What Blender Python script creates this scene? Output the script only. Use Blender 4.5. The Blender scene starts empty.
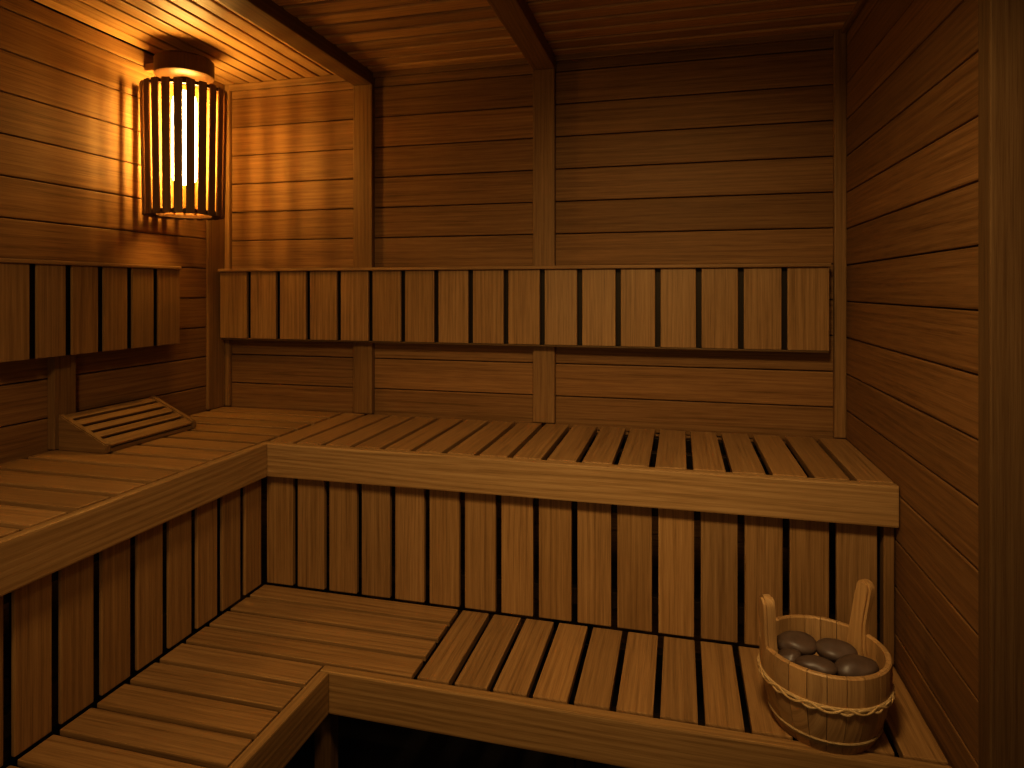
import bpy, bmesh, math, random
from mathutils import Vector, Matrix, noise
random.seed(7)
PI = math.pi
C = bpy.context.scene.collection
scn = bpy.context.scene
scn.view_settings.view_transform = 'Standard'
try: scn.view_settings.look = 'Medium High Contrast'
except Exception: scn.view_settings.look = 'None'

# ------------------------------------------------------------------ dimensions (metres)
XL, XR, YB = -1.99, 0.565, 2.52
YF, XR2 = -0.60, 0.62
ZC = 2.355
ZU, ZL = 0.915, 0.42
UX, UY = -1.352, 1.924          # front edges of the upper benches
LX, LY = -0.902, 1.550          # front edges of the lower benches

# ------------------------------------------------------------------ materials
def wood(name, dark, mid, light, rough=0.48, bump=0.2, ring=0.04, fine=1.0, spec=.35, gs=1.0):
    m = bpy.data.materials.new(name); m.use_nodes = True
    nt = m.node_tree; N = nt.nodes; L = nt.links
    b = N['Principled BSDF']; b.inputs['Specular IOR Level'].default_value = spec
    b.inputs['Specular Tint'].default_value = (1, .78, .5, 1)
    uv = N.new('ShaderNodeUVMap'); uv.uv_map = 'UVMap'
    def mapped(sx, sy):
        k = N.new('ShaderNodeMapping'); k.inputs['Scale'].default_value = (sx, sy*gs, 1)
        L.new(uv.outputs[0], k.inputs[0]); return k
    def nz(k, det, ro=0.6, dist=0.0):
        t = N.new('ShaderNodeTexNoise'); t.inputs['Scale'].default_value = 1
        t.inputs['Detail'].default_value = det; t.inputs['Roughness'].default_value = ro
        t.inputs['Distortion'].default_value = dist
        L.new(k.outputs[0], t.inputs['Vector']); return t.outputs['Fac']
    def mt(op, a, c=None):
        t = N.new('ShaderNodeMath'); t.operation = op
        for i, v in enumerate((a, c)):
            if v is None: continue
            if isinstance(v, (int, float)): t.inputs[i].default_value = v
            else: L.new(v, t.inputs[i])
        return t.outputs[0]
    g1 = nz(mapped(1.6, 85), 5, .62, .10)
    g2 = nz(mapped(8*fine, 380*fine), 3, .7)
    big = nz(mapped(.9, 6), 2, .5, .2)
    sep = N.new('ShaderNodeSeparateXYZ'); L.new(uv.outputs[0], sep.inputs[0])
    ph = mt('ADD', mt('MULTIPLY', sep.outputs[1], 360*gs), mt('MULTIPLY', big, 30))
    rg = mt('ADD', mt('MULTIPLY', mt('SINE', ph), .5), .5)
    f = mt('ADD', mt('ADD', mt('MULTIPLY', g1, .50), mt('MULTIPLY', g2, .40)), mt('ADD', mt('MULTIPLY', rg, ring), mt('MULTIPLY', big, .10)))
    cr = N.new('ShaderNodeValToRGB'); e = cr.color_ramp.elements
    e[0].position = .36; e[0].color = (*dark, 1)
    e[1].position = .68; e[1].color = (*light, 1)
    x = e.new(.52); x.color = (*mid, 1)
    L.new(f, cr.inputs[0])
    at = N.new('ShaderNodeAttribute'); at.attribute_name = 'tone'
    mx = N.new('ShaderNodeMix'); mx.data_type = 'RGBA'; mx.blend_type = 'MULTIPLY'; mx.inputs[0].default_value = 1
    L.new(cr.outputs[0], mx.inputs[6]); L.new(at.outputs['Color'], mx.inputs[7])
    L.new(mx.outputs[2], b.inputs['Base Color'])
    rr = mt('ADD', mt('MULTIPLY', g1, .25), rough-.12); L.new(rr, b.inputs['Roughness'])
    bp = N.new('ShaderNodeBump'); bp.inputs['Strength'].default_value = bump; bp.inputs['Distance'].default_value = .002
    L.new(f, bp.inputs['Height']); L.new(bp.outputs[0], b.inputs['Normal'])
    return m

def plain(name, col, rough=.6, nscale=20, var=.3, metal=0, bump=.3):
    m = bpy.data.materials.new(name); m.use_nodes = True
    nt = m.node_tree; N = nt.nodes; L = nt.links; b = N['Principled BSDF']
    tc = N.new('ShaderNodeTexCoord'); t = N.new('ShaderNodeTexNoise'); t.inputs['Scale'].default_value = nscale
    t.inputs['Detail'].default_value = 6; L.new(tc.outputs['Object'], t.inputs['Vector'])
    cr = N.new('ShaderNodeValToRGB'); e = cr.color_ramp.elements
    e[0].position = .3; e[0].color = (*[c*(1-var) for c in col], 1); e[1].position = .7; e[1].color = (*[c*(1+var) for c in col], 1)
    L.new(t.outputs['Fac'], cr.inputs[0]); L.new(cr.outputs[0], b.inputs['Base Color'])
    b.inputs['Roughness'].default_value = rough; b.inputs['Metallic'].default_value = metal
    bp = N.new('ShaderNodeBump'); bp.inputs['Strength'].default_value = bump; bp.inputs['Distance'].default_value = .003
    L.new(t.outputs['Fac'], bp.inputs['Height']); L.new(bp.outputs[0], b.inputs['Normal'])
    return m

M_wall = wood('wall_cedar', (.118, .057, .018), (.230, .117, .040), (.32, .172, .062), rough=.52, spec=.20)
M_ceil = wood('ceiling_cedar', (.22, .112, .037), (.38, .206, .072), (.48, .278, .103), rough=.50, spec=.3, ring=.02)
M_trim = wood('trim_cedar', (.118, .060, .020), (.215, .116, .041), (.29, .162, .060), rough=.48)
M_bench = wood('bench_alder', (.150, .079, .027), (.278, .153, .055), (.375, .217, .083), rough=.37, spec=.45)
M_fascia = wood('fascia_alder', (.165, .089, .031), (.298, .169, .061), (.40, .240, .094), rough=.37, ring=.09, spec=.45)
M_bucket = wood('bucket_pine', (.25, .140, .052), (.40, .232, .091), (.50, .308, .127), rough=.42)
M_hoop = wood('hoop_cane', (.38, .24, .100), (.54, .36, .160), (.66, .47, .22), rough=.4)
M_shade = wood('shade_slats', (.10, .049, .018), (.175, .091, .035), (.24, .132, .052), rough=.5)
M_cap = wood('lamp_cap_wood', (.04, .018, .006), (.075, .034, .012), (.11, .053, .019), rough=.5)
M_jamb = wood('jamb_ash', (.070, .036, .013), (.120, .066, .025), (.165, .096, .038), rough=.6, ring=.02, spec=.10, gs=1.2)
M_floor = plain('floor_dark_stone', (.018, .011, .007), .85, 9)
M_stone = plain('sauna_stone', (.098, .062, .041), .45, 25, .25, 0, .10)
M_metal = plain('dark_metal', (.05, .04, .03), .4, 40, .2, 1, .05)
M_bulb = bpy.data.materials.new('bulb_glow'); M_bulb.use_nodes = True
_n = M_bulb.node_tree; _n.nodes.remove(_n.nodes['Principled BSDF'])
_e = _n.nodes.new('ShaderNodeEmission'); _e.inputs[0].default_value = (1, .60, .165, 1); _e.inputs[1].default_value = 130
_n.links.new(_e.outputs[0], _n.nodes['Material Output'].inputs[0])
M_liner = bpy.data.materials.new('added_diffuser'); M_liner.use_nodes = True  # diffuser added to the lamp to soften its slat stripes
_n = M_liner.node_tree; _n.nodes.remove(_n.nodes['Principled BSDF'])
_a = _n.nodes.new('ShaderNodeBsdfTransparent'); _b = _n.nodes.new('ShaderNodeBsdfTranslucent'); _b.inputs[0].default_value = (.50, .25, .06, 1)
_m = _n.nodes.new('ShaderNodeMixShader'); _m.inputs[0].default_value = .12
_n.links.new(_a.outputs[0], _m.inputs[1]); _n.links.new(_b.outputs[0], _m.inputs[2]); _n.links.new(_m.outputs[0], _n.nodes['Material Output'].inputs[0])

# ------------------------------------------------------------------ mesh helpers
def layers(bm):
    return (bm.loops.layers.uv.get('UVMap') or bm.loops.layers.uv.new('UVMap'),
            bm.verts.layers.float_color.get('tone') or bm.verts.layers.float_color.new('tone'))
def finish(tb, grain, lo=.86, hi=1.12, t=None):
    """metric uv along the grain and one tone per board"""
    uv, tn = layers(tb)
    ou, ov = random.uniform(0, 60), random.uniform(0, 60)
    if t is None: t = random.uniform(lo, hi)
    w = random.uniform(-.04, .04)
    col = (t*(1+w*.4), t, t*(1-w), 1)
    for v in tb.verts: v[tn] = col
    o = [a for a in range(3) if a != grain]
    for f in tb.faces:
        for l in f.loops:
            c = l.vert.co
            l[uv].uv = (c[grain]+ou, c[o[0]]+c[o[1]]+ov)
class MB:
    def __init__(s): s.bm = bmesh.new(); layers(s.bm)
    def merge(s, tb):
        me = bpy.data.meshes.new('tmp'); tb.to_mesh(me); tb.free(); s.bm.from_mesh(me); bpy.data.meshes.remove(me)
    def board(s, lo, hi, grain, bevel=.003, mat=None, tlo=.86, thi=1.12, t=None, seg=2):
        tb = bmesh.new(); layers(tb)
        bmesh.ops.create_cube(tb, size=1)
        c = [(a+b)/2 for a, b in zip(lo, hi)]; d = [abs(b-a) for a, b in zip(lo, hi)]
        for v in tb.verts: v.co = Vector((v.co.x*d[0], v.co.y*d[1], v.co.z*d[2]))
        if bevel: bmesh.ops.bevel(tb, geom=tb.edges[:], offset=min(bevel, min(d)*.45), segments=seg, affect='EDGES', profile=.6)
        finish(tb, grain, tlo, thi, t)
        T = Matrix.Translation(c)
        if mat is not None: T = mat @ T
        bmesh.ops.transform(tb, matrix=T, verts=tb.verts[:]); s.merge(tb)
    def prism(s, pts, depth, mat, grain=1, bevel=.002, t=None):
        """outline pts in xy extruded +-depth/2 in z, then mat"""
        tb = bmesh.new(); layers(tb)
        vs = [tb.verts.new((x, y, -depth/2)) for x, y in pts]; f = tb.faces.new(vs)
        r = bmesh.ops.extrude_face_region(tb, geom=[f])
        for v in r['geom']:
            if isinstance(v, bmesh.types.BMVert): v.co.z += depth
        bmesh.ops.recalc_face_normals(tb, faces=tb.faces[:])
        if bevel:
            ed = [e for e in tb.edges if e.calc_face_angle(0) > .9]
            bmesh.ops.bevel(tb, geom=ed, offset=bevel, segments=2, affect='EDGES')
        finish(tb, grain, t=t); bmesh.ops.transform(tb, matrix=mat, verts=tb.verts[:]); s.merge(tb)
    def lathe(s, prof, center, n=48, a0=0, a1=2*PI, closed=True, t=None, tlo=.85, thi=1.12, wave=None):
        """closed profile loop (r,z) swept about z; sweep full or partial (capped)"""
        tb = bmesh.new(); layers(tb)
        full = abs(a1-a0-2*PI) < 1e-6
        k = n if full else n+1
        R = []
        for i in range(k):
            a = a0+(a1-a0)*i/n
            dr, dz = wave(a) if wave else (0, 0)
            R.append([tb.verts.new(((r+dr)*math.cos(a), (r+dr)*math.sin(a), z+dz)) for r, z in prof])
        m = len(prof)
        for i in range(n):
            A, B = R[i], R[(i+1) % k]
            for j in range(m if closed else m-1):
                q = [A[j], B[j], B[(j+1) % m], A[(j+1) % m]]
                try: tb.faces.new(q)
                except ValueError: pass
        if not full and closed:
            tb.faces.new(R[0]); tb.faces.new(R[-1][::-1])
        bmesh.ops.remove_doubles(tb, verts=tb.verts[:], dist=1e-6)
        bmesh.ops.recalc_face_normals(tb, faces=tb.faces[:])
        finish(tb, 2, tlo, thi, t)
        bmesh.ops.transform(tb, matrix=Matrix.Translation(center), verts=tb.verts[:]); s.merge(tb)
    def build(s, name, mat, parent=None, smooth=False):
        o0 = parent.matrix_basis.translation.copy() if parent else Vector((0, 0, 0))
        if parent is not None and parent.parent is not None:
            o0 = parent.parent.matrix_basis.translation + parent.matrix_basis.translation
        bmesh.ops.translate(s.bm, vec=-o0, verts=s.bm.verts[:])
        me = bpy.data.meshes.new(name); s.bm.to_mesh(me); s.bm.free()
        if smooth:
            for p in me.polygons: p.use_smooth = True
            me.set_sharp_from_angle(angle=math.radians(40))
        me.materials.append(mat)
        o = bpy.data.objects.new(name, me); C.objects.link(o)
        if parent: o.parent = parent
        else: o.location = o0
        return o
def thing(name, label, cat, loc, group=None):
    o = bpy.data.objects.new(name, None); C.objects.link(o); o.location = loc; o.empty_display_size = .1
    o['label'] = label; o['category'] = cat
    if group: o['group'] = group
    return o
def struct(o, label):
    o['kind'] = 'structure'; o['label'] = label; return o

# ------------------------------------------------------------------ room shell
PW = .1275
def plank_zs():
    z = 0.0; out = []
    while z < ZC-.01:
        out.append((z, min(z+PW, ZC))); z += PW
    return out
G = .0035
m = MB()
secs = [(XL, -1.30), (-1.30, -.517), (-.517, XR)]
for i, (a, b) in enumerate(secs):
    for z0, z1 in plank_zs():
        m.board((a, YB, z0), (b, YB+.018, z1-G), 0, .004, tlo=(.82, .88, .80)[i], thi=(.98, 1.12, 1.02)[i])
m.board((XL-.1, YB+.018, -.05), (XR2+.1, YB+.06, ZC+.06), 0, 0, t=.06)
struct(m.build('wall_back', M_wall), 'back wall of horizontal brown planks')
m = MB()
for z0, z1 in plank_zs():
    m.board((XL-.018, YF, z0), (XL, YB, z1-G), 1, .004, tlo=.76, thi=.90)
m.board((XL-.06, YF-.06, -.05), (XL-.018, YB+.06, ZC+.06), 1, 0, t=.06)
struct(m.build('wall_left', M_wall), 'left wall of horizontal planks under the lamp')
m = MB()
for z0, z1 in plank_zs():
    m.board((XR, 1.37, z0-.006), (XR+.018, YB, z1-G-.006), 1, .004, tlo=.84, thi=1.06)
    m.board((XR2, YF, z0), (XR2+.018, 1.37, z1-G), 1, .004)
m.board((XR2+.018, YF-.06, -.05), (XR2+.06, YB+.06, ZC+.06), 1, 0, t=.06)
m.board((XR+.018, 1.37, -.05), (XR2+.018, YB+.06, ZC+.06), 1, 0, t=.06)
struct(m.build('wall_right', M_wall), 'right wall of horizontal planks')
m = MB()
for z0, z1 in plank_zs():
    m.board((XL, YF-.018, z0), (XR2, YF, z1-G), 0, .004)
m.board((XL-.06, YF-.06, -.05), (XR2+.06, YF-.018, ZC+.06), 0, 0, t=.06)
struct(m.build('wall_front', M_wall), 'front plank wall behind the viewer')
m = MB()
m.board((XL-.06, YF-.06, -.05), (XR2+.06, YB+.06, 0), 0, 0, t=1)
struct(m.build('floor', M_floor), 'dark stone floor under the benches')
# ceiling
B1, B2, BW, BD = -1.295, -.517, .088, .055
m = MB()
x = XL
while x < B1-.01:
    m.board((x, YF, ZC), (min(x+.0695, B1)-.010, YB, ZC+.018), 1, .005); x += .0695
k = 0
for a, b in ((B1, B2), (B2, XR2)):
    y = YB
    while y > YF:
        k += 1
        m.board((a, max(y-.084, YF)+.018, ZC-.004), (b, y, ZC+.022), 0, .006, t=(1.35 if k % 2 else 1.08)*random.uniform(.93, 1.07)); y -= .084  # bays toned up in colour for light they lack, alternating to separate boards
m.board((XL-.06, YF-.06, ZC+.022), (XR2+.06, YB+.06, ZC+.06), 0, 0, t=.02)
struct(m.build('ceiling', M_ceil), 'plank ceiling lit by the corner lamp')
def trim(n, lo, hi, g, label, mat=M_trim, bev=.004, t=None):
    q = MB(); q.board(lo, hi, g, bev, t=t); return struct(q.build('trim_%d' % n, mat), label)
trim(1, (B1-BW/2, YF, ZC-BD), (B1+BW/2, YB, ZC), 1, 'ceiling beam nearer the lamp', t=.8)
trim(2, (B2-BW/2, YF, ZC-BD), (B2+BW/2, YB, ZC), 1, 'ceiling beam over the middle of the room', t=1.15)
trim(3, (B1-.044, YB-.028, ZU), (B1+.044, YB, ZC-BD), 2, 'vertical batten on the back wall nearer the lamp', t=.85)
trim(4, (B2-.044, YB-.028, ZU), (B2+.044, YB, ZC-BD), 2, 'vertical batten in the middle of the back wall', t=1.0)
trim(5, (XR-.040, YB-.024, ZU), (XR, YB, ZC), 2, 'vertical corner strip at the right end of the back wall')
trim(6, (XL, YB-.020, ZU), (XL+.036, YB, ZC), 2, 'vertical corner strip at the left end of the back wall')
trim(7, (XL, YB-.125, ZU), (XL+.014, YB-.022, ZC), 2, 'vertical strip on the left wall beside the lamp')
trim(8, (XL+.036, YB-.022, ZC-.030), (B1-.044, YB, ZC), 0, 'thin top strip on the back wall left of the beams')
trim(9, (B1+.044, YB-.022, ZC-.026), (B2-.044, YB, ZC), 0, 'thin top strip between the two beams')
trim(10, (B2+.044, YB-.022, ZC-.026), (XR-.04, YB, ZC), 0, 'thin top strip on the back wall right of the beams')
trim(11, (XR-.018, 1.372, ZC-.022), (XR, YB-.024, ZC), 1, 'thin top strip on the right wall')
trim(12, (.530, 1.322, 0), (.66, 1.372, ZC), 2, 'vertical door post at the right edge', M_jamb, .003, 1.0)

# ------------------------------------------------------------------ benches
SH = .024; FH = .112; FT = .030
def slats_y(mb, x0, x1, y0, y1, ztop, n, gap=.018):       # boards running along y
    p = (x1-x0+gap)/n
    for i in range(n):
        mb.board((x0+i*p, y0, ztop-SH), (x0+i*p+p-gap, y1, ztop), 1, .003)
def slats_x(mb, y0, y1, x0, x1, ztop, n, gap=.023):       # boards running along x
    p = (y1-y0+gap)/n
    for i in range(n):
        mb.board((x0, y0+i*p, ztop-SH+.008), (x1, y0+i*p+p-gap, ztop), 0, .003)

YN = .20
KX, KY = UX-.040, UY+.038       # kick-board faces
# upper bench along the back wall
t = thing('sauna_bench', 'upper wooden sauna bench along the back wall with slats running front to back', 'bench', (-.40, 2.2, 0))
q = MB(); slats_y(q, UX-FT+.009, XR-.004, UY+FT+.009, YB-.032, ZU, 18); q.build('seat', M_bench, t)
q = MB(); q.board((UX-FT, UY, ZU-FH), (XR-.002, UY+FT, ZU), 0, .005, t=1.0); q.build('front_board', M_fascia, t)
q = MB()
p = (.529-KX)/16
for i in range(16):
    q.board((KX+i*p+.009, KY, ZL+.004), (KX+(i+1)*p-.009, KY+.018, ZU-FH+.05), 2, .003)
q.build('skirt', M_bench, t)
q = MB(); q.board((.534, KY-.004, ZL+.002), (XR-.004, KY+.034, ZU-SH-.002), 2, .003); q.build('end_post', M_trim, t)
for z in (.47, .76):
    q = MB(); q.board((KX+.03, KY+.019, z), (.53, KY+.045, z+.05), 0, .002, t=.03); q.build('rail', M_trim, t)  # rails coloured near black, shade painted in behind the skirt gaps
for y in (2.02, 2.22, 2.44):
    q = MB(); q.board((-1.37, y, ZU-SH-.05), (XR-.004, y+.035, ZU-SH), 0, .002, t=.02); q.build('rail', M_trim, t)  # seat rails blackened so the gaps above them look shaded
for x in (-1.30, -.40, .48):
    for y in (2.06, 2.40):
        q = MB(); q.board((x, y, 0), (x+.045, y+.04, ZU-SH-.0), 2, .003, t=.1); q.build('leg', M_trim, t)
# upper bench along the left wall
t = thing('sauna_bench', 'upper wooden sauna bench along the left wall carrying the headrest', 'bench', (-1.67, 1.3, 0))
q = MB(); slats_x(q, YN, YB-.032, XL+.018, UX-FT-.009, ZU, 20)
q.build('seat', M_bench, t)
q = MB(); q.board((UX-FT, YN, ZU-FH), (UX, UY-.001, ZU), 1, .005, t=1.0); q.build('front_board', M_fascia, t)
q = MB(); n = 16; p = (KY-.004-YN)/n
for i in range(n):
    q.board((KX-.011, YN+i*p+.0115, ZL+.004), (KX, YN+(i+1)*p-.0115, ZU-FH+.05), 2, .003)
q.build('skirt', M_bench, t)
for z in (.47, .76):
    q = MB(); q.board((KX-.045, YN, z), (KX-.012, KY-.01, z+.05), 1, .002, t=.03); q.build('rail', M_trim, t)  # near-black tone paints the shade behind the left skirt
for x in (-1.93, -1.68, -1.46):
    q = MB(); q.board((x, YN, ZU-SH-.05), (x+.035, YB-.06, ZU-SH+.008), 1, .002, t=.02); q.build('rail', M_trim, t)  # rail colour darkened to stand in for shade between seat slats
for y in (.25, 1.2, 2.3):
    for x in (-1.90, -1.55):
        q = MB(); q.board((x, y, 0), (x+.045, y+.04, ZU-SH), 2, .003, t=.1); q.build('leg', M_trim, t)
# lower bench in front of the back bench
t = thing('sauna_bench', 'lower wooden step bench carrying the wooden bucket', 'bench', (-.2, 1.75, 0))
q = MB(); slats_y(q, -.683+.015, XR-.006, LY+FT+.008, KY-.004, ZL, 12, .016); q.build('seat', M_bench, t)
q = MB(); q.board((LX-FT, LY, ZL-FH), (XR-.004, LY+FT, ZL), 0, .005, t=.9); q.build('front_board', M_fascia, t)
for y in (1.60, 1.90):
    q = MB(); q.board((-.68, y, ZL-SH-.045), (XR-.006, y+.035, ZL-SH), 0, .002, t=.02); q.build('rail', M_trim, t)  # blackened rails, painted shade under the step slats
for x in (-.30, .45):
    for y in (1.60, 1.90):
        q = MB(); q.board((x, y, 0), (x+.045, y+.035, ZL-SH), 2, .003, t=.1); q.build('leg', M_trim, t)
# lower bench in front of the left bench, including the corner boards
t = thing('sauna_bench', 'lower wooden step bench on the left with boards turning the corner', 'bench', (-1.15, 1.0, 0))
q = MB(); slats_x(q, LY+FT+.008, KY-.004, KX+.004, -.683, ZL, 4, .015)
slats_x(q, YN, LY+FT+.008-.015, KX+.004, LX-FT-.004, ZL, 14, .015)
q.build('seat', M_bench, t)
q = MB(); q.board((LX-FT, YN, ZL-FH), (LX, LY-.001, ZL), 1, .005, t=.9); q.build('front_board', M_fascia, t)
for x in (-1.36, -1.0):
    q = MB(); q.board((x, YN, ZL-SH-.045), (x+.035, KY-.01, ZL-SH+.008), 1, .002, t=.02); q.build('rail', M_trim, t)  # dark rail tone imitates shade below the corner boards
for x, y in ((-1.36, .3), (-.99, .3), (-1.36, 1.2), (-.99, 1.0), (-.975, 1.595)):
    q = MB(); q.board((x, y, 0), (x+.05, y+.045, ZL-SH), 2, .003, t=.7); q.build('leg', M_trim, t)

# ------------------------------------------------------------------ backrests
Z0, Z1 = 1.220, 1.524
t = thing('backrest', 'long slatted wooden backrest fixed across the back wall', 'backrest', (-.73, YB-.05, Z0))
q = MB(); x0, x1 = -1.962, .500; p = (x1-x0)/17
for i in range(17):
    q.board((x0+i*p+.0095*(i > 0), 2.450, Z0+.004), (x0+(i+1)*p-.0095*(i < 16), 2.466, Z1-.009), 2, .003, tlo=.92, thi=1.06)
q.build('slats', M_bench, t)
q = MB(); q.board((x0-.002, 2.436, Z1-.009), (x1+.004, 2.491, Z1+.004), 0, .003, t=1.25); q.build('top_rail', M_trim, t)
q = MB(); q.board((x0, 2.454, Z0-.004), (x1, 2.491, Z0+.004), 0, .003, t=.5); q.build('bottom_rail', M_trim, t)
q = MB(); q.board((x0+.004, 2.473, Z0+.004), (x1-.004, 2.491, Z1-.009), 0, .002, t=.02); q.build('gap_shade_panel', M_trim, t)  # added near-black sheet, paints the shade in the slat gaps
t = thing('backrest', 'shorter slatted wooden backrest on the left wall below the lamp', 'backrest', (XL+.05, 1.5, Z0))
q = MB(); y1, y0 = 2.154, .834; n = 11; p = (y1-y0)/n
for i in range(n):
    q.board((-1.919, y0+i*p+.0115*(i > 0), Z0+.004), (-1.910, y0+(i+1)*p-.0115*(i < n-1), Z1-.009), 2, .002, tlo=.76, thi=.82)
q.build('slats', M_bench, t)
q = MB(); q.board((-1.958, y0, Z1-.009), (-1.902, y1+.002, Z1+.004), 1, .003, t=1.1); q.build('top_rail', M_trim, t)
q = MB(); q.board((-1.958, y0+.004, Z0+.004), (-1.924, y1-.004, Z1-.009), 1, .002, t=.02); q.build('gap_shade_panel', M_trim, t)  # added dark sheet standing in for shade between the left slats
for y in (1.665, .95):
    q = MB(); q.board((XL+.001, y, ZU+.002), (-1.959, y+.078, Z1-.012), 2, .003, t=.8); q.build('support_post', M_trim, t)

# ------------------------------------------------------------------ headrest
hc = Vector((-1.858, 1.872, ZU))
t = thing('headrest', 'small slatted wooden wedge headrest lying on the left upper bench', 'headrest', hc)
R = Matrix.Translation(hc)
W, D, H = .400, .190, .108
def top_z(x):
    s = (x+D/2)/D
    return H*(1-s) + .020*s
for sy in (-1, 1):
    pts = [(-D/2, 0), (D/2, 0), (D/2, top_z(D/2)+.009), (-D/2, top_z(-D/2)+.009)]
    q = MB(); q.prism(pts, .022, R @ Matrix.Translation((0, sy*(W/2-.011), 0)) @ Matrix.Rotation(PI/2, 4, 'X'), 0, .003, t=.70)
    q.build('side_panel', M_bench, t)
q = MB(); ns = 5; pp = D/ns
for i in range(ns):
    xa = -D/2+i*pp+.001; xb = xa+pp-(.012 if i < ns-1 else .002)
    za, zb = top_z(xa), top_z(xb); L_ = math.hypot(xb-xa, zb-za)
    T = R @ Matrix.Translation((xa, 0, za)) @ Matrix.Rotation(math.atan2(za-zb, xb-xa), 4, 'Y')
    q.board((0, -W/2+.022, -.003), (L_, W/2-.022, .005), 1, .002, mat=T, t=.75)
q.build('slats', M_bench, t)
q = MB(); q.board((-D/2+.002, -W/2+.022, .002), (-D/2+.012, W/2-.022, H-.03), 1, .002, mat=R, t=.05); q.build('gap_shade_panel', M_trim, t)  # back coloured near black so the slat gaps read as shade
q = MB(); q.board((D/2-.008, -W/2+.022, .001), (D/2, W/2-.022, .014), 1, .002, mat=R, t=.6); q.build('front_panel', M_bench, t)
q = MB(); q.board((-D/2+.013, -W/2+.023, .001), (D/2-.009, W/2-.023, .006), 1, .001, mat=R, t=.02); q.build('base_shade_panel', M_trim, t)  # base blackened too, painted shade inside the wedge

# ------------------------------------------------------------------ lamp
lc = Vector((-1.832, 2.09, 1.715))
t = thing('wall_lamp', 'glowing corner lamp with a round shade of vertical wooden slats', 'lamp', lc)
q = MB(); n = 22
for i in range(n):
    da = 2*PI*(i+.5)/n
    a = PI + da
    rt, rb = .150, .141
    tilt = math.atan2(rt-rb, .50)
    T = Matrix.Translation(lc) @ Matrix.Rotation(a, 4, 'Z') @ Matrix.Translation((rb-.006, 0, 0)) @ Matrix.Rotation(tilt, 4, 'Y')
    q.board((-.002, -.0145, 0), (.006, .0145, .487), 2, .002, mat=T)
shade = q.build('lamp_shade', M_shade, t)
for z, r, wd in ((.004, .1365, .040), (.470, .1450, .014)):
    q = MB(); q.lathe([(r-wd, z), (r-.001, z), (r-.001, z+.012), (r-wd, z+.012)], lc, 64, t=.6); q.build('ring', M_cap, shade, True)
q = MB(); q.lathe([(.1262, .020), (.1320, .466), (.1310, .466), (.1252, .020)], lc, 64, closed=True); q.build('added_diffuser', M_liner, shade, True)  # added liner inside the slats, only there to smooth the glow
q = MB(); q.lathe([(0, .528), (.096, .528), (.104, .534), (.104, .592), (.096, .600), (0, .600)], lc, 64, t=.8); q.build('cap', M_cap, t, True)
q = MB(); q.board((-.155, -.03, .560), (-.02, .03, .588), 0, .003, mat=Matrix.Translation(lc)); q.build('bracket', M_trim, t)
q = MB()
for k in range(3):
    a = k*2*PI/3+.5
    T = Matrix.Translation(lc) @ Matrix.Rotation(a, 4, 'Z')
    q.board((.020, -.003, .486), (.144, .003, .491), 0, .001, mat=T)
q.build('spider', M_metal, t)
q = MB(); q.lathe([(0, .476), (.022, .476), (.026, .482), (.026, .508), (.020, .529), (0, .529)], lc, 32); q.build('socket', M_metal, t, True)
q = MB()
pr = [(0, .120), (.022, .124), (.038, .136), (.044, .156), (.044, .430), (.036, .465), (.022, .477), (0, .477)]
q.lathe(pr, lc, 32); q.build('bulb', M_bulb, t, True)

# ------------------------------------------------------------------ bucket
bc = Vector((.326, 1.662, ZL))
t = thing('bucket', 'round wooden bucket with two upright ears filled with dark stones', 'bucket', bc)
HB, RB, RT = .184, .108, .141
rad = lambda z: RB+(RT-RB)*z/HB+.011*math.sin(PI*z/HB)
q = MB(); n = 22
for i in range(n):
    a0 = 2*PI*i/n+.005; a1 = 2*PI*(i+1)/n-.005
    th = .014
    prof = [(rad(0)-.001, .0), (rad(0)+.001, .002)] + [(rad(HB*k/6), HB*k/6) for k in range(1, 6)] + [(rad(HB)-.001, HB-.003), (rad(HB)-.004, HB), (rad(HB)-th+.003, HB), (rad(HB)-th, HB-.003)] + [(rad(HB*k/6)-th, HB*k/6) for k in (5, 4, 3, 2, 1, 0)]
    q.lathe(prof, bc, 5, a0, a1, tlo=.86, thi=1.10)
q.lathe([(0, .012), (RB-.006, .012), (RB-.003, .026), (0, .026)], bc, 48)
q.build('body', M_bucket, t, True)
def band(q, z, w, o, tt=1.0):
    r0, r1 = rad(z), rad(z+w)
    q.lathe([(r0-.001, z), (r0+o*.7, z+.0005), (r0+o, z+w*.2), (r1+o, z+w*.8), (r1+o*.7, z+w-.0005), (r1-.001, z+w)], bc, 64, t=tt)
q = MB(); band(q, .020, .013, .003, .66); q.build('hoop', M_hoop, t, True)
q = MB(); band(q, .106, .015, .004, .88)
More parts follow.
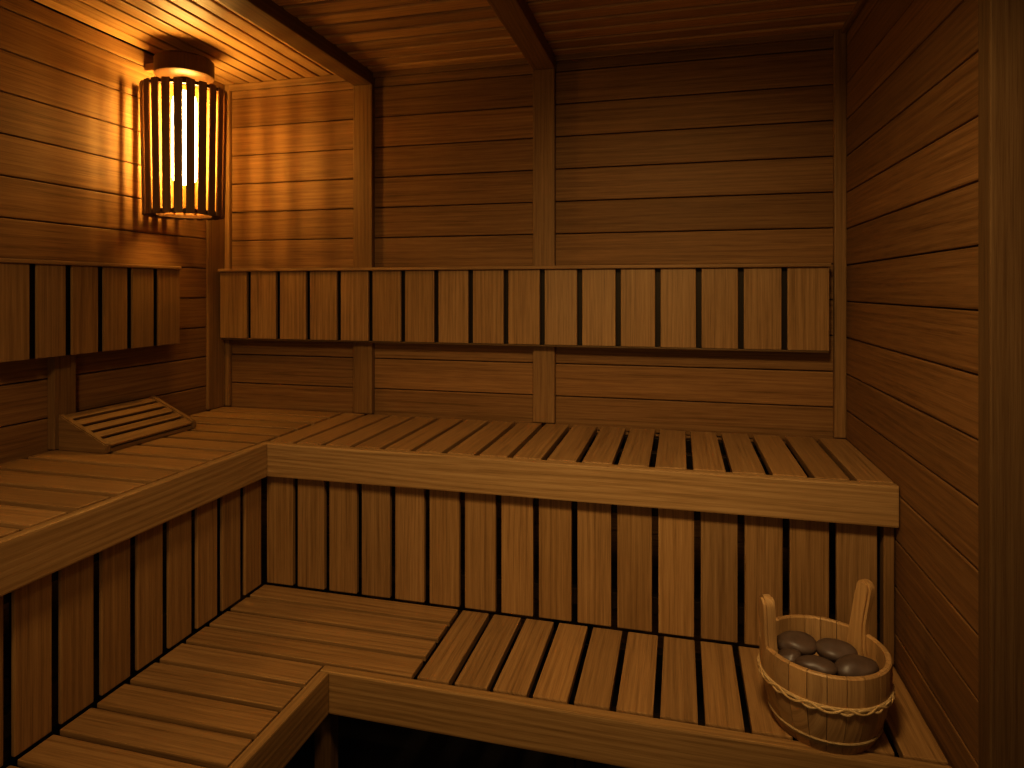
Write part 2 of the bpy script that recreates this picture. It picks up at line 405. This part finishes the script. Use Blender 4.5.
# two thin cane strands crossing over the middle band
cs = [(.0020*math.cos(k*PI/4), .0026*math.sin(k*PI/4)) for k in range(8)]
for s in (1, -1):
    base = rad(.1135)+.0045
    q.lathe([(base+x, .1135+y) for x, y in cs], bc, 240, t=1.0,
            wave=lambda a, s=s: (.0012*math.cos(24*a+(0 if s > 0 else PI)), s*.0052*math.sin(12*a)))
q.build('hoop', M_hoop, t, True)
slope = math.atan2(RT-RB, HB)
for az, hh, wb, wt, thk, roll, lean, bend in ((194, .134, .030, .021, .028, 0, -.12, 0), (42, .146, .034, .019, .026, .0, -.06, -.012)):
    a = math.radians(az)
    N_ = 14; L1 = []; R1 = []
    y0_, y1_ = -.07, hh-wt
    for i in range(N_+1):
        s = i/N_; w_ = wb+(wt-wb)*s-.006*math.sin(PI*s)**2; y = y0_+(y1_-y0_)*s
        bx = bend*max(0, (y+.01)/hh)**2
        R1.append((bx+w_, y)); L1.append((bx-w_, y))
    bx = bend*max(0, (y1_+.01)/hh)**2
    arc = [(bx+wt*math.cos(b), y1_+wt*math.sin(b)) for b in [PI*k/12 for k in range(0, 13)]]
    pts = R1[:-1] + arc + list(reversed(L1[:-1]))
    T = (Matrix.Translation(bc) @ Matrix.Rotation(a, 4, 'Z') @ Matrix.Translation((RT-.015, 0, HB-.02))
         @ Matrix.Rotation(slope+lean, 4, 'Y') @ Matrix.Rotation(roll, 4, 'X') @ Matrix.Rotation(PI/2, 4, 'Z') @ Matrix.Rotation(PI/2, 4, 'X'))
    q = MB(); q.prism(pts, thk, T, 1, .006, t=1.0); q.build('handle', M_bucket, t, True)

# ------------------------------------------------------------------ stones
def stone(pos, sc, rot, seed, label):
    bm = bmesh.new(); bmesh.ops.create_icosphere(bm, subdivisions=4, radius=1)
    off = Vector((seed*3.1, seed*1.7, seed*.9))
    for v in bm.verts:
        d = 1 + .24*noise.noise(v.co*.9+off) + .02*noise.noise(v.co*2.5+off)
        v.co = v.co*d
        v.co = Vector((v.co.x*sc[0], v.co.y*sc[1], v.co.z*sc[2]))
    bmesh.ops.rotate(bm, matrix=Matrix.Rotation(rot, 3, 'Z') @ Matrix.Rotation(.2*math.sin(seed), 3, 'X'), verts=bm.verts[:])
    me = bpy.data.meshes.new('stone'); bm.to_mesh(me); bm.free()
    for p in me.polygons: p.use_smooth = True
    me.materials.append(M_stone)
    o = bpy.data.objects.new('stone', me); C.objects.link(o); o.location = bc+Vector(pos)
    o['label'] = label; o['category'] = 'stone'; o['group'] = 'sauna stones in the wooden bucket'
top = [((-.052, .040, .156), (.048, .036, .023), .1, 'dark rounded stone at the back left of the bucket'),
       ((.032, .026, .158), (.042, .032, .022), -.15, 'dark rounded stone in the middle of the bucket'),
       ((.062, -.038, .158), (.048, .035, .025), .35, 'largest rounded stone at the right front of the bucket, nearest the wall'),
       ((-.022, -.052, .156), (.044, .032, .021), .0, 'flat stone at the very front of the bucket'),
       ((-.076, -.012, .149), (.028, .026, .017), 1.2, 'small stone by the left ear of the bucket')]
for i, (p, s, r, lb) in enumerate(top): stone(p, s, r, i+1, lb)
low = [((-.050, .030, .108), .038), ((.045, .040, .110), .038), ((.045, -.045, .110), .038), ((-.045, -.045, .108), .038),
       ((-.035, .0, .057), .038), ((.040, .012, .056), .036), ((.0, -.050, .055), .028), ((.0, .055, .055), .028)]
for i, (p, s) in enumerate(low): stone(p, (s, s*.85, s*.66), i, 20+i, 'dark stone buried under the others in the bucket')

# ------------------------------------------------------------------ light
def area(loc, target, size, power, col, spread):  # used for the overhead lamp and two added fills
    l = bpy.data.lights.new('ceiling_and_fill_light', 'AREA'); l.shape = 'DISK'; l.size = size; l.energy = power; l.color = col
    l.spread = math.radians(spread)
    o = bpy.data.objects.new('ceiling_and_fill_light', l); C.objects.link(o); o.location = loc
    o.rotation_euler = (Vector(target)-Vector(loc)).to_track_quat('-Z', 'Y').to_euler()
area((-.05, .60, 2.28), (-.08, 1.85, .9), .30, 7.2, (1, .73, .39), 95)
area((-.85, .30, 2.25), (-1.6, 1.40, .9), .25, 3.4, (1, .71, .36), 95)  # unseen fill added to brighten the left bench
area((-.60, -.35, 1.35), (-.55, 2.5, 2.1), .90, 5.0, (1, .72, .39), 180)  # unseen forward fill added for the back wall and ceiling
w = bpy.data.worlds.new('World'); scn.world = w; w.use_nodes = True
w.node_tree.nodes['Background'].inputs[0].default_value = (.02, .012, .006, 1)
w.node_tree.nodes['Background'].inputs[1].default_value = .3

# ------------------------------------------------------------------ camera
cd = bpy.data.cameras.new('camera'); cam = bpy.data.objects.new('camera', cd); C.objects.link(cam)
cd.sensor_width = 36; cd.lens = 650/1024*36; cd.shift_y = -94/1024; cd.clip_start = .02
cam.location = (0, 0, 1.435); cam.rotation_euler = (PI/2, 0, math.radians(14.5))
scn.camera = cam
